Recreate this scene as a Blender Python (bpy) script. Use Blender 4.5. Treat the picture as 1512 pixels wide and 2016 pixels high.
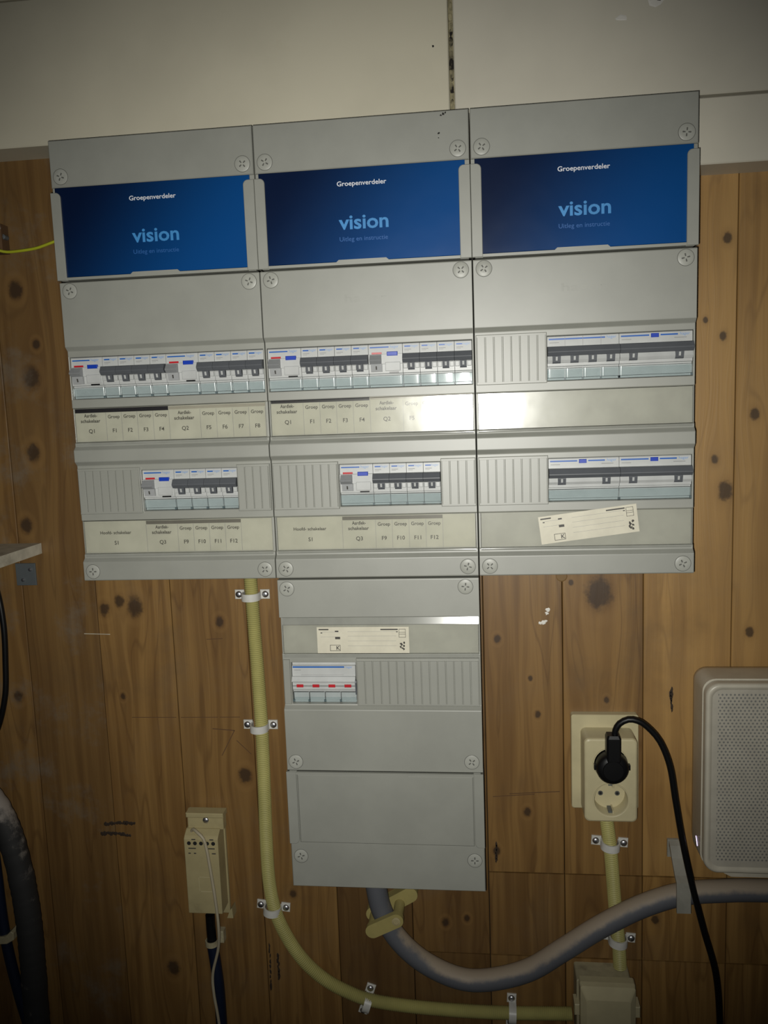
import bpy, bmesh, math, random
from mathutils import Vector, Matrix
random.seed(7)
for o in list(bpy.data.objects): bpy.data.objects.remove(o)
S = bpy.context.scene
COL = S.collection
H0 = 1.75                     # height of the panels' top edge above the floor (m)

# ------------------------------------------------------------------ camera
# wall frame: X right, Y down (mm from the panels' top left corner), p = mm towards the camera
CX, CY, CP = 443.6, 286.3, 871.3
R0 = (0.9930058627, 0.0365133882, 0.1122770192)
R1 = (-0.0215164019, 0.9910174431, -0.1319904237)
R2 = (-0.1160879021, 0.1286514671, 0.9848717678)
def ax(r): return Vector((r[0], r[2], -r[1]))
cam_d = bpy.data.cameras.new('camera'); cam = bpy.data.objects.new('camera', cam_d); COL.objects.link(cam)
cam_d.sensor_fit = 'VERTICAL'; cam_d.sensor_height = 36.0; cam_d.sensor_width = 27.0
cam_d.lens = 1640.0/2016*36.0; cam_d.clip_start = 0.02
cam_loc = Vector((CX/1000, -CP/1000, H0-CY/1000))
cr_, cu_, cb_ = ax(R0), -ax(R1), -ax(R2)
mw = Matrix((cr_, cu_, cb_)).transposed().to_4x4(); mw.translation = cam_loc
cam.matrix_world = mw
S.camera = cam

# ------------------------------------------------------------------ world, flash, exposure
wd = bpy.data.worlds.new('world'); S.world = wd; wd.use_nodes = True
wd.node_tree.nodes['Background'].inputs[0].default_value = (0.9, 0.95, 1.0, 1)
wd.node_tree.nodes['Background'].inputs[1].default_value = 0.008
ld = bpy.data.lights.new('phone_flash', 'SPOT'); flash = bpy.data.objects.new('phone_flash', ld); COL.objects.link(flash)
ld.energy = 30.0; ld.color = (1.0, 0.985, 0.92); ld.shadow_soft_size = 0.004
ld.spot_size = math.radians(85); ld.spot_blend = 1.0
mf = mw @ Matrix.Rotation(math.radians(2.0), 4, 'X'); mf.translation = cam_loc - cr_*0.013 - cu_*0.012
flash.matrix_world = mf
S.view_settings.view_transform = 'Standard'; S.view_settings.look = 'None'
S.view_settings.gamma = 1.0; S.view_settings.use_curve_mapping = False
S.view_settings.exposure = 0.0

# ------------------------------------------------------------------ material helpers
def s2l(c):
    return tuple(((x/255)/12.92 if x/255 <= 0.04045 else ((x/255+0.055)/1.055)**2.4) for x in c)
class NT:
    def __init__(s, name):
        s.m = bpy.data.materials.new(name); s.m.use_nodes = True; s.t = s.m.node_tree
        s.b = s.t.nodes['Principled BSDF']; s.out = s.t.nodes['Material Output']
    def n(s, ty, **kw):
        nd = s.t.nodes.new(ty)
        for k, v in kw.items(): setattr(nd, k, v)
        return nd
    def put(s, sock, v):
        if hasattr(v, 'is_linked') or isinstance(v, bpy.types.NodeSocket): s.t.links.new(v, sock)
        else: sock.default_value = v
    def M(s, op, a, b=0.0, c=None, clamp=False):
        nd = s.n('ShaderNodeMath', operation=op, use_clamp=clamp)
        s.put(nd.inputs[0], a); s.put(nd.inputs[1], b)
        if c is not None: s.put(nd.inputs[2], c)
        return nd.outputs[0]
    def smooth(s, x, a, b):
        nd = s.n('ShaderNodeMapRange', interpolation_type='SMOOTHSTEP')
        s.put(nd.inputs[0], x); nd.inputs[1].default_value = a; nd.inputs[2].default_value = b
        return nd.outputs[0]
    def mix(s, f, a, b):
        nd = s.n('ShaderNodeMix', data_type='RGBA')
        s.put(nd.inputs[0], f)
        s.put(nd.inputs[6], a if not isinstance(a, tuple) else (*a[:3], 1)); s.put(nd.inputs[7], b if not isinstance(b, tuple) else (*b[:3], 1))
        return nd.outputs[2]
    def noise(s, vec, scale, detail=3.0, rough=0.5):
        nd = s.n('ShaderNodeTexNoise'); nd.inputs['Scale'].default_value = scale
        nd.inputs['Detail'].default_value = detail; nd.inputs['Roughness'].default_value = rough
        if vec is not None: s.put(nd.inputs['Vector'], vec)
        return nd.outputs[0]
    def bump(s, h, strength, dist=0.001):
        nd = s.n('ShaderNodeBump'); nd.inputs['Strength'].default_value = strength; nd.inputs['Distance'].default_value = dist
        s.put(nd.inputs['Height'], h); s.t.links.new(nd.outputs[0], s.b.inputs['Normal'])
MATS = {}
def mat(name, col, rough=0.45, metal=0.0, var=0.06, scale=40.0, coat=0.0, emit=None, spec=0.5, dirt=None, bump=0.0, alpha=1.0):
    N = NT(name); c = s2l(col)
    tc = N.n('ShaderNodeTexCoord').outputs['Object']
    f = N.noise(tc, scale, 4.0, 0.6)
    lo = tuple(x*(1-var) for x in c); hi = tuple(min(1, x*(1+var)) for x in c)
    cc = N.mix(N.smooth(f, 0.3, 0.7), lo, hi)
    if dirt:
        g = N.smooth(N.noise(tc, dirt[1], 6.0, 0.65), dirt[2], dirt[3])
        cc = N.mix(g, cc, s2l(dirt[0]))
    N.put(N.b.inputs['Base Color'], cc)
    N.b.inputs['Roughness'].default_value = rough; N.b.inputs['Metallic'].default_value = metal
    N.b.inputs['Coat Weight'].default_value = coat; N.b.inputs['Specular IOR Level'].default_value = spec
    N.b.inputs['Alpha'].default_value = alpha
    if emit:
        N.b.inputs['Emission Color'].default_value = (*s2l(emit[0]), 1); N.b.inputs['Emission Strength'].default_value = emit[1]
    if bump: N.bump(N.noise(tc, scale*4, 3.0), bump, 0.0005)
    MATS[name] = N.m
    return N.m
mat('cover_grey', (148, 149, 141), 0.45, scale=14, var=0.05, bump=0.05, spec=1.0)
mat('body_grey', (120, 120, 116), 0.55)
mat('screw_grey', (163, 164, 156), 0.42)
mat('slot_dark', (88, 88, 83), 0.6)
mat('gap_dark', (22, 22, 22), 0.8)
mat('breaker_white', (187, 189, 188), 0.4)
mat('breaker_shade', (165, 167, 168), 0.35)  # pale grey plastic of the toggle base
mat('toggle_grey', (90, 93, 98), 0.45, spec=0.5)
mat('toggle_light', (142, 144, 146), 0.4)
mat('print_blue', (22, 92, 178), 0.4)
mat('print_light_blue', (110, 150, 205), 0.4)
mat('button_blue', (20, 60, 176), 0.35)
mat('print_red', (190, 34, 44), 0.4)
mat('print_pale_red', (205, 110, 112), 0.4)
mat('print_grey', (150, 150, 150), 0.5)
mat('print_dark', (66, 64, 60), 0.5)
mat('black_plastic', (13, 13, 14), 0.42, spec=0.35)
mat('paper', (184, 183, 170), 0.6)
mat('paper_backing', (168, 168, 160), 0.5)
mat('sticker', (214, 209, 190), 0.35)
mat('band_black', (30, 28, 34), 0.45)
mat('band_grey', (110, 107, 100), 0.5)
mat('band_pale', (158, 154, 142), 0.5)
mat('white_text', (225, 228, 235), 0.5)
mat('text_cyan', (66, 142, 206), 0.45)
mat('text_dim_blue', (44, 98, 166), 0.45)
mat('ivory', (192, 182, 146), 0.38, scale=30, dirt=((150, 140, 115), 18, 0.62, 0.9))
mat('ivory_dusty', (172, 163, 132), 0.6, scale=60, var=0.12, dirt=((120, 110, 90), 40, 0.5, 0.8))
mat('beige_box', (170, 158, 118), 0.5, scale=30, dirt=((130, 118, 88), 22, 0.55, 0.9))
mat('conduit', (174, 168, 106), 0.5, scale=20, var=0.1)
mat('clamp_white', (205, 204, 198), 0.35)
mat('chrome', (205, 205, 210), 0.36, metal=1.0)
mat('clamp_yellow', (166, 154, 98), 0.4, alpha=0.92)
mat('clip_grey', (150, 148, 138), 0.5, scale=40, var=0.12)
mat('router_white', (188, 182, 166), 0.35)
mat('router_grille', (172, 167, 154), 0.4)
mat('led', (235, 225, 255), 0.4, emit=((225, 205, 255), 3.0))  # emissive colour of the streak on the perforated box
mat('blue_cable', (15, 26, 48), 0.5)
mat('thin_wire', (176, 166, 142), 0.5)
mat('earth_wire', (172, 178, 40), 0.45)
mat('steel', (92, 97, 99), 0.45, metal=0.2)
mat('shelf_white', (196, 190, 172), 0.6, scale=50, var=0.15, dirt=((120, 108, 84), 20, 0.5, 0.85))
mat('wood_plug', (122, 94, 54), 0.6)
mat('rust', (92, 66, 40), 0.8)
mat('floor_grey', (110, 104, 96), 0.8, scale=8, var=0.2)
mat('backing', (26, 20, 14), 0.9)
mat('foam', (148, 140, 110), 0.9, scale=120, var=0.35, dirt=((28, 24, 18), 60, 0.45, 0.6))
mat('paint_white', (225, 222, 214), 0.6)
mat('emboss', (147, 148, 140), 0.48, spec=1.0)
mat('smear', (50, 38, 27), 0.7)
mat('speck_black', (28, 26, 24), 0.7)
mat('fascia', (209, 203, 182), 0.48, scale=6, var=0.05, dirt=((170, 150, 105), 9, 0.68, 0.95))
mat('fascia_right', (207, 202, 186), 0.48, scale=6, var=0.05, dirt=((168, 152, 118), 9, 0.66, 0.95))

def m_booklet():
    N = NT('booklet_blue')
    g = N.n('ShaderNodeTexCoord').outputs['Generated']
    sp = N.n('ShaderNodeSeparateXYZ'); N.put(sp.inputs[0], g)
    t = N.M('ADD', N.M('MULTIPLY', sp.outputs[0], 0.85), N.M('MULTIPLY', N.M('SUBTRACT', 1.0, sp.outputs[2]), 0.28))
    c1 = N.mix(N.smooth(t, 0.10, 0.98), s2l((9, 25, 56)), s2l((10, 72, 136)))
    N.put(N.b.inputs['Base Color'], c1)
    N.b.inputs['Roughness'].default_value = 0.24
    tc = N.n('ShaderNodeTexCoord').outputs['Object']
    N.bump(N.noise(tc, 14.0, 2.0), 0.25, 0.003)
    MATS['booklet_blue'] = N.m
m_booklet()
def m_clear(name, tint, fac, rough, wav):
    N = NT(name)
    tr = N.n('ShaderNodeBsdfTransparent'); tr.inputs[0].default_value = (*tint, 1)
    gl = N.n('ShaderNodeBsdfGlossy'); gl.inputs['Roughness'].default_value = rough
    tc = N.n('ShaderNodeTexCoord').outputs['Object']
    bp = N.n('ShaderNodeBump'); bp.inputs['Strength'].default_value = wav; bp.inputs['Distance'].default_value = 0.002
    N.put(bp.inputs['Height'], N.noise(tc, 30.0, 2.0)); N.t.links.new(bp.outputs[0], gl.inputs['Normal'])
    fr = N.n('ShaderNodeFresnel'); fr.inputs[0].default_value = 1.49
    mx = N.n('ShaderNodeMixShader'); N.put(mx.inputs[0], N.M('MULTIPLY', fr.outputs[0], fac))
    N.t.links.new(tr.outputs[0], mx.inputs[1]); N.t.links.new(gl.outputs[0], mx.inputs[2])
    N.t.links.new(mx.outputs[0], N.out.inputs[0]); MATS[name] = N.m
m_clear('clear_plastic', (0.97, 0.97, 0.955), 1.0, 0.2, 0.12)
m_clear('clear_terminal', (0.92, 0.955, 0.96), 1.3, 0.10, 0.04)
def m_cable():
    N = NT('grey_cable')
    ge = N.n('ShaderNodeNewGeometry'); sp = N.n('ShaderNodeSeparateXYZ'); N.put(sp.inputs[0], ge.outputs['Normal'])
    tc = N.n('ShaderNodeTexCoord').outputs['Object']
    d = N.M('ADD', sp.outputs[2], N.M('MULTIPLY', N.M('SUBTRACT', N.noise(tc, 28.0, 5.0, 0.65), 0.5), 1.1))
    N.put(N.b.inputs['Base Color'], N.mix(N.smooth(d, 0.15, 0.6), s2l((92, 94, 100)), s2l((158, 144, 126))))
    N.b.inputs['Roughness'].default_value = 0.6; MATS['grey_cable'] = N.m
    N = NT('dark_pipe')
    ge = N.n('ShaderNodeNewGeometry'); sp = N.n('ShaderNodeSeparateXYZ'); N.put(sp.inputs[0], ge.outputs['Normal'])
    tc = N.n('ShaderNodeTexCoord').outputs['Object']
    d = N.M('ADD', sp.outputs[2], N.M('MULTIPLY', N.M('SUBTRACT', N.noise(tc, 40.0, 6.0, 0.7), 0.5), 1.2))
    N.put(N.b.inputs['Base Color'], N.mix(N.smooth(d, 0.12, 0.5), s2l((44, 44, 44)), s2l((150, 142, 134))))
    N.b.inputs['Roughness'].default_value = 0.7; MATS['dark_pipe'] = N.m
m_cable()

NK = 5
def m_wood():
    N = NT('pine')
    tc = N.n('ShaderNodeTexCoord').outputs['Object']
    sp = N.n('ShaderNodeSeparateXYZ'); N.put(sp.inputs[0], tc)
    x, z = sp.outputs[0], sp.outputs[2]
    def oa(nm, out='Fac'):
        a = N.n('ShaderNodeAttribute', attribute_type='OBJECT', attribute_name=nm); return a.outputs[out]
    seed = oa('seed')
    wob = N.M('MULTIPLY', N.M('SUBTRACT', N.noise(tc, 9.0, 2.0), 0.5), 0.004)
    jag = N.noise(tc, 110.0, 4.0, 0.6)
    u = N.M('ADD', x, wob)
    core = None; halo = None; rim = None
    for i in range(NK):
        v = N.n('ShaderNodeSeparateXYZ'); N.put(v.inputs[0], oa('knot%d' % i, 'Vector'))
        r = v.outputs[2]
        dx = N.M('DIVIDE', N.M('SUBTRACT', x, v.outputs[0]), r)
        dz = N.M('DIVIDE', N.M('SUBTRACT', z, v.outputs[1]), N.M('MULTIPLY', r, 1.3))
        d = N.M('SQRT', N.M('ADD', N.M('MULTIPLY', dx, dx), N.M('MULTIPLY', dz, dz)))
        dzl = N.M('MULTIPLY', dz, 0.38)
        d2 = N.M('ADD', N.M('MULTIPLY', dx, dx), N.M('MULTIPLY', dzl, dzl))
        e = N.M('EXPONENT', N.M('MULTIPLY', d2, -0.16))
        u = N.M('SUBTRACT', u, N.M('MULTIPLY', N.M('MULTIPLY', dx, r), N.M('MULTIPLY', e, 0.8)))
        k = N.M('SUBTRACT', 1.0, N.smooth(N.M('ADD', d, N.M('MULTIPLY', N.M('SUBTRACT', jag, 0.5), 1.1)), 0.55, 1.1))
        h = N.M('SUBTRACT', 1.0, N.smooth(d, 0.9, 2.3))
        core = k if core is None else N.M('MAXIMUM', core, k)
        q = N.M('MULTIPLY', N.smooth(d, 1.0, 1.35), N.M('SUBTRACT', 1.0, N.smooth(d, 1.5, 2.1)))
        rim = q if rim is None else N.M('MAXIMUM', rim, q)
        halo = h if halo is None else N.M('MAXIMUM', halo, h)
    cv = N.n('ShaderNodeCombineXYZ')
    N.put(cv.inputs[0], N.M('ADD', u, seed)); N.put(cv.inputs[1], seed); N.put(cv.inputs[2], N.M('MULTIPLY', z, 0.035))
    g1 = N.noise(cv.outputs[0], 90.0, 2.0, 0.5)
    cv2 = N.n('ShaderNodeCombineXYZ')
    N.put(cv2.inputs[0], N.M('ADD', u, seed)); N.put(cv2.inputs[1], seed); N.put(cv2.inputs[2], N.M('MULTIPLY', z, 0.02))
    g2 = N.noise(cv2.outputs[0], 420.0, 3.0, 0.6)
    cv3 = N.n('ShaderNodeCombineXYZ')
    N.put(cv3.inputs[0], N.M('ADD', u, seed)); N.put(cv3.inputs[1], seed); N.put(cv3.inputs[2], N.M('MULTIPLY', z, 0.12))
    g3 = N.noise(cv3.outputs[0], 26.0, 2.0, 0.5)
    ring = N.smooth(N.M('ABSOLUTE', N.M('SUBTRACT', N.M('FRACT', N.M('ADD', N.M('MULTIPLY', g3, 5.0), seed)), 0.5)), 0.40, 0.5)
    base = N.mix(N.smooth(g1, 0.32, 0.68), s2l((174, 134, 76)), s2l((142, 105, 56)))
    base = N.mix(N.M('MULTIPLY', N.smooth(g2, 0.45, 0.75), 0.25), base, s2l((104, 74, 38)))
    base = N.mix(N.M('MULTIPLY', ring, 0.4), base, s2l((104, 72, 36)))
    base = N.mix(N.M('MULTIPLY', N.smooth(g3, 0.55, 0.8), 0.4), base, s2l((188, 150, 92)))
    pale = N.M('MULTIPLY', oa('pale'), N.smooth(N.noise(tc, 5.0, 3.0), 0.3, 0.62))
    base = N.mix(pale, base, s2l((200, 160, 100)))
    base = N.mix(oa('tone'), base, s2l((68, 48, 28)))
    base = N.mix(N.M('MULTIPLY', rim, 0.1), base, s2l((186, 146, 88)))
    base = N.mix(N.M('MULTIPLY', halo, 0.2), base, s2l((92, 62, 30)))
    base = N.mix(N.M('MULTIPLY', core, 0.8), base, s2l((46, 33, 24)))
    # handling dirt and grey dust, patches with a shape of their own
    dn = N.noise(tc, 7.0, 5.0, 0.6)
    base = N.mix(N.M('MULTIPLY', N.smooth(dn, 0.52, 0.75), 0.38), base, s2l((84, 68, 50)))
    base = N.mix(N.M('MULTIPLY', N.M('MULTIPLY', N.smooth(N.noise(tc, 13.0, 5.0, 0.65), 0.5, 0.72), oa('dust')), 0.7), base, s2l((116, 106, 92)))
    N.put(N.b.inputs['Base Color'], base)
    N.b.inputs['Roughness'].default_value = 0.45
    N.b.inputs['Specular IOR Level'].default_value = 0.6
    N.bump(N.M('ADD', g2, N.M('MULTIPLY', g1, 0.6)), 0.25, 0.0006)
    MATS['pine'] = N.m
m_wood()

# ------------------------------------------------------------------ mesh helpers
class MB:
    def __init__(s): s.v = []; s.f = []
    def add(s, vs, fs):
        o = len(s.v); s.v += [tuple(q) for q in vs]; s.f += [tuple(i+o for i in f) for f in fs]; return s
    def box(s, x0, x1, y0, y1, p0, p1, ch=0.0):
        r = [(x0, y0), (x1, y0), (x1, y1), (x0, y1)]
        if ch <= 0:
            vs = [(x, y, p0) for x, y in r] + [(x, y, p1) for x, y in r]
            fs = [(3, 2, 1, 0), (4, 5, 6, 7)] + [(i, (i+1) % 4, 4+(i+1) % 4, 4+i) for i in range(4)]
        else:
            q = [(x0+ch, y0+ch), (x1-ch, y0+ch), (x1-ch, y1-ch), (x0+ch, y1-ch)]
            vs = [(x, y, p0) for x, y in r] + [(x, y, p1-ch) for x, y in r] + [(x, y, p1) for x, y in q]
            fs = [(3, 2, 1, 0), (8, 9, 10, 11)]
            for a in (0, 4): fs += [(a+i, a+(i+1) % 4, a+4+(i+1) % 4, a+4+i) for i in range(4)]
        return s.add(vs, fs)
    def loops(s, rings, cap0=True, cap1=True):
        n = len(rings[0]); vs = [q for r in rings for q in r]; fs = []
        for k in range(len(rings)-1):
            fs += [(k*n+i, k*n+(i+1) % n, (k+1)*n+(i+1) % n, (k+1)*n+i) for i in range(n)]
        if cap0: fs.append(tuple(reversed(range(n))))
        if cap1: fs.append(tuple(range((len(rings)-1)*n, len(rings)*n)))
        return s.add(vs, fs)
    def prismx(s, poly, x0, x1):
        return s.loops([[(x0, y, p) for y, p in poly], [(x1, y, p) for y, p in poly]])
    def prismy(s, poly, y0, y1):
        return s.loops([[(x, y0, p) for x, p in poly], [(x, y1, p) for x, p in poly]])
    def prismp(s, poly, p0, p1, ch=0.0):
        cx = sum(q[0] for q in poly)/len(poly); cy = sum(q[1] for q in poly)/len(poly)
        rs = [[(x, y, p0) for x, y in poly], [(x, y, p1-ch) for x, y in poly]]
        if ch:
            def ins(x, y):
                dx, dy = cx-x, cy-y; return (x+(ch if dx > 0 else -ch), y+(ch if dy > 0 else -ch), p1)
            rs.append([ins(x, y) for x, y in poly])
        return s.loops(rs)
    def lathe(s, cx, cy, prof, n=24, cap=True):
        rs = [[(cx+r*math.cos(2*math.pi*i/n), cy+r*math.sin(2*math.pi*i/n), p) for i in range(n)] for r, p in prof]
        return s.loops(rs, cap, cap)
    def tube(s, pts, r, n=12, caps=True):
        P = [Vector(q) for q in pts]; rs = []
        t = (P[1]-P[0]).normalized(); a = Vector((0, 0, 1)) if abs(t.z) < 0.9 else Vector((1, 0, 0))
        u = t.cross(a).normalized()
        for i, q in enumerate(P):
            t = (P[min(i+1, len(P)-1)]-P[max(i-1, 0)]).normalized()
            u = (u - t*u.dot(t)).normalized(); w = t.cross(u)
            rr_ = r[i] if isinstance(r, (list, tuple)) else r
            rs.append([tuple(q+u*(rr_*math.cos(2*math.pi*k/n))+w*(rr_*math.sin(2*math.pi*k/n))) for k in range(n)])
        return s.loops(rs, caps, caps)
    def holed(s, x0, x1, y0, y1, cx, cy, r, p, n=32):
        o = []; c = []
        for i in range(n):
            a = 2*math.pi*i/n; dx, dy = math.cos(a), math.sin(a)
            c.append((cx+r*dx, cy+r*dy, p))
            t = min(((x1-cx)/dx if dx > 1e-6 else (x0-cx)/dx if dx < -1e-6 else 1e9), ((y1-cy)/dy if dy > 1e-6 else (y0-cy)/dy if dy < -1e-6 else 1e9))
            o.append((cx+t*dx, cy+t*dy, p))
        s.loops([o, c], False, False)
        # corner fillers
        for X, Y in ((x0, y0), (x1, y0), (x1, y1), (x0, y1)):
            a = math.atan2(Y-cy, X-cx) % (2*math.pi); i = int(a/(2*math.pi)*n) % n
            s.add([o[i], (X, Y, p), o[(i+1) % n]], [(0, 1, 2)])
        return s
    def build(s, name, m, parent=None, loc=None, smooth=None, recalc=True, bevel=0.0):
        me = bpy.data.meshes.new(name)
        me.from_pydata([(x/1000, -p/1000, -y/1000) for x, y, p in s.v], [], s.f)
        bm = bmesh.new(); bm.from_mesh(me)
        bmesh.ops.remove_doubles(bm, verts=bm.verts, dist=1e-7)
        if recalc: bmesh.ops.recalc_face_normals(bm, faces=bm.faces)
        bm.to_mesh(me); bm.free()
        if smooth:
            for q in me.polygons: q.use_smooth = True
            me.set_sharp_from_angle(angle=math.radians(smooth))
        me.materials.append(MATS[m])
        o = bpy.data.objects.new(name, me); COL.objects.link(o)
        if parent: o.parent = parent
        if loc is not None: o.location = V(*loc)
        if bevel:
            b = o.modifiers.new('bevel', 'BEVEL'); b.width = bevel/1000; b.segments = 2; b.limit_method = 'ANGLE'; b.angle_limit = math.radians(30)
        return o
def V(x, y, p): return Vector((x/1000, -p/1000, H0-y/1000))
def tag(o, label, cat, group=None):
    o['label'] = label; o['category'] = cat
    if group: o['group'] = group
    return o
def thing(name, label, cat, loc, group=None, rot=0.0):
    o = bpy.data.objects.new(name, None); COL.objects.link(o); o.empty_display_size = 0.02
    o.location = V(*loc); o.rotation_euler = (0, rot, 0)
    return tag(o, label, cat, group)
def struct(o): o['kind'] = 'structure'; return o
def dup(root, loc, label=None):
    r = root.copy(); COL.objects.link(r); r.location = V(*loc)
    if label: r['label'] = label
    for ch in list(root.children):
        c = ch.copy(); COL.objects.link(c); c.parent = r
        for g in ch.children:
            d = g.copy(); COL.objects.link(d); d.parent = c
    return r
def rr(x0, x1, y0, y1, r, n=6):
    o = []
    for cx, cy, a0 in ((x1-r, y0+r, -90), (x1-r, y1-r, 0), (x0+r, y1-r, 90), (x0+r, y0+r, 180)):
        for i in range(n+1):
            a = math.radians(a0+90*i/n); o.append((cx+r*math.cos(a), cy+r*math.sin(a)))
    return o
def crv(pts, step=6.0):
    P = [Vector(q) for q in pts]; P = [P[0]*2-P[1]]+P+[P[-1]*2-P[-2]]; out = []
    for i in range(1, len(P)-2):
        a, b, c, d = P[i-1:i+3]; n = max(2, int((c-b).length/step))
        for k in range(n):
            t = k/n
            out.append(0.5*((2*b)+(c-a)*t+(2*a-5*b+4*c-d)*t*t+(3*b-a-3*c+d)*t**3))
    out.append(P[-2]); return out
def resample(pts, step):
    out = [pts[0]]; acc = 0.0
    for a, b in zip(pts, pts[1:]):
        L = (b-a).length; t = step-acc
        while t <= L:
            out.append(a+(b-a)*(t/L)); t += step
        acc = (acc+L) % step
    return out
TXT = {}
def text_geo(s, bold=0.0):
    k = (s, bold)
    if k not in TXT:
        cu = bpy.data.curves.new('t', 'FONT'); cu.body = s; cu.size = 1.0; cu.offset = bold; cu.resolution_u = 3
        ob = bpy.data.objects.new('t', cu); COL.objects.link(ob)
        dg = bpy.context.evaluated_depsgraph_get(); me = bpy.data.meshes.new_from_object(ob.evaluated_get(dg))
        vs = [(v.co.x, v.co.y) for v in me.vertices]; fs = [tuple(p.vertices) for p in me.polygons]
        bpy.data.objects.remove(ob); bpy.data.curves.remove(cu); bpy.data.meshes.remove(me)
        TXT[k] = (vs, fs)
    return TXT[k]
def put_text(mb, s, cx, base, p, width=None, height=None, bold=0.0, left=None):
    """text on the wall-parallel plane p, centred on cx (or starting at left), baseline at Y=base"""
    vs, fs = text_geo(s, bold)
    x0 = min(v[0] for v in vs); x1 = max(v[0] for v in vs)
    sx = width/(x1-x0) if width else height/0.7
    sy = height/0.7 if height else sx
    ox = left if left is not None else cx-(x1-x0)*sx/2
    mb.add([(ox+(x-x0)*sx, base-y*sy, p) for x, y in vs], fs)

# ================================================================== THE WALL
wall = MB().box(-900, 1700, -330, 1750, -118, -113).build('wall_back', 'backing', loc=(0, 0, 0)); struct(wall)
wall['label'] = 'wall of vertical varnished pine planks behind the panels'
J = [-35-95.5*k for k in range(9, 0, -1)] + [-35, 61, 156, 252, 347, 443, 535, 627, 725] + [725+96*k for k in range(1, 10)]
KN = [  # X, Y, radius of the knots in the wood (mm)
 (714, 122, 5.5), (692, 208, 3), (711, 226, 4), (746, 312, 6), (704, 362, 4.5), (716, 397, 9.5), (577, 512, 17), (459, 567, 4.5),
 (585, 641, 3.5), (664, 641, 5), (122, 544, 6), (142, 743, 9), (14, 524, 11), (-4, 517, 7), (-25, 527, 8), (-10, 640, 4), (491, 783, 5), (637, 731, 9), (453, 834, 5), (388, 931, 5),
 (642, 918, 5), (-104, 135, 9), (-84, 200, 5), (-94, 240, 11), (-100, 330, 9), (-150, 240, 9), (-118, 420, 8), (545, 500, 3), (497, 615, 3), (505, 660, 4), (-82, 560, 5), (-60, 640, 6), (100, 830, 5),
 (642, 918, 5), (570, 930, 8), (760, 700, 6), (-150, 640, 7), (30, 1010, 9), (415, 925, 4), (745, 560, 5), (195, 900, 5)]
TONE = {-1: .3}
def plank(x0, x1, y0, y1, i, j):
    g = 0.4; c = 0.7
    dp = random.uniform(-0.8, 0.8)
    P0, P1 = -112, -95+dp*0.4
    poly = [(x0+g, P0), (x0+g, P1-c), (x0+g+c, P1), (x1-g-c, P1), (x1-g, P1-c), (x1-g, P0)]
    o = MB().prismy(poly, y0+(0.8 if j else 0), y1-0.8).build('plank', 'pine', wall)
    ks = [k for k in KN if x0-k[2]*0.3 < k[0] < x1+k[2]*0.3 and y0 < k[1] < y1][:NK]
    rnd = random.Random(i*7+j)
    while len(ks) < NK:
        ks.append((9000, 9000, 5.0))
    for q, k in enumerate(ks): o['knot%d' % q] = [k[0]/1000, -k[1]/1000, k[2]/1000]
    o['seed'] = (i*3.71+j*1.37) % 17.0
    xm = (x0+x1)/2
    o['tone'] = float(rnd.uniform(0, 0.14)+(0.5 if xm < -30 else 0.36 if xm < 250 else 0.68 if xm < 443 else 0.42 if xm < 535 else 0.28 if xm < 627 else 0.08)+(0.1 if j and xm > 443 else 0.0))  # random plank tone; mid columns also painted darker for the flash falloff low down
    o['pale'] = 0.4 if 627 < xm and j == 0 else 0.0
    o['dust'] = 0.9 if xm < -30 and y0 < 600 else 0.15
    return o
for i, (a, b) in enumerate(zip(J, J[1:])):
    cuts = [-60]
    if 440 < a < 900: cuts.append(862)
    if 340 < a < 900: cuts.append(972)
    cuts.append(1750)
    for j, (c, d) in enumerate(zip(cuts, cuts[1:])): plank(a, b, c, d, i, j)
planks = list(wall.children)
def on_plank(x, y):
    for o in planks:
        if o.bound_box[0][0]*1000-1 <= x <= o.bound_box[6][0]*1000+1:
            zs = [q[2]*-1000 for q in o.bound_box]
            if min(zs) <= y <= max(zs): return o
    return planks[0]
def blob(mb, cx, cy, r, p, n=9, sx=1.0, sy=1.0, jit=0.4):
    pts = []
    for i in range(n):
        a = 2*math.pi*i/n; q = r*(1+random.uniform(-jit, jit)); pts.append((cx+q*sx*math.cos(a), cy+q*sy*math.sin(a)))
    mb.loops([[(x, y, p) for x, y in pts], [(cx+(x-cx)*.6, cy+(y-cy)*.6, p+.25) for x, y in pts]], True, True)
for x, y, r in ((518.5, 532, 2.6), (517, 536, 2.0), (513, 547, 2.4), (509.5, 548, 1.8), (516, 545.5, 1.8)):
    mb = MB(); blob(mb, x, y, r, -94.6, 10); mb.build('paint_spot', 'paint_white', on_plank(x, y))
mb = MB().lathe(534.5, 492, [(6.5, -95), (6.5, -94.2), (5.6, -93.8), (5.6, -94.3), (0.01, -94.3)], 20).build('plug_cap', 'wood_plug', on_plank(530, 492))
for pts in ([(-46, 811), (-30, 809), (-8, 809)], [(-52, 824), (-34, 823), (-16, 826)]):
    mb = MB()
    for q in range(14):
        t = q/13*2; a = pts[int(min(t, 1.99))]; b = pts[int(min(t, 1.99))+1]; f = t-int(min(t, 1.99))
        blob(mb, a[0]+(b[0]-a[0])*f, a[1]+(b[1]-a[1])*f, random.uniform(1.6, 3.0), -94.7, 7)
    mb.build('dark_smear', 'smear', on_plank(-40, 815))
for x, y0, y1 in ((160, 972, 1030), (171, 985, 1018), (453, 826, 846), (659, 628, 652)):
    mb = MB()
    for q in range(9): blob(mb, x+random.uniform(-.8, .8), y0+(y1-y0)*q/8, random.uniform(1.4, 2.4), -94.8, 7, 0.8, 2.2)
    mb.build('dark_smear', 'smear', on_plank(x, (y0+y1)/2))
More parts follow.
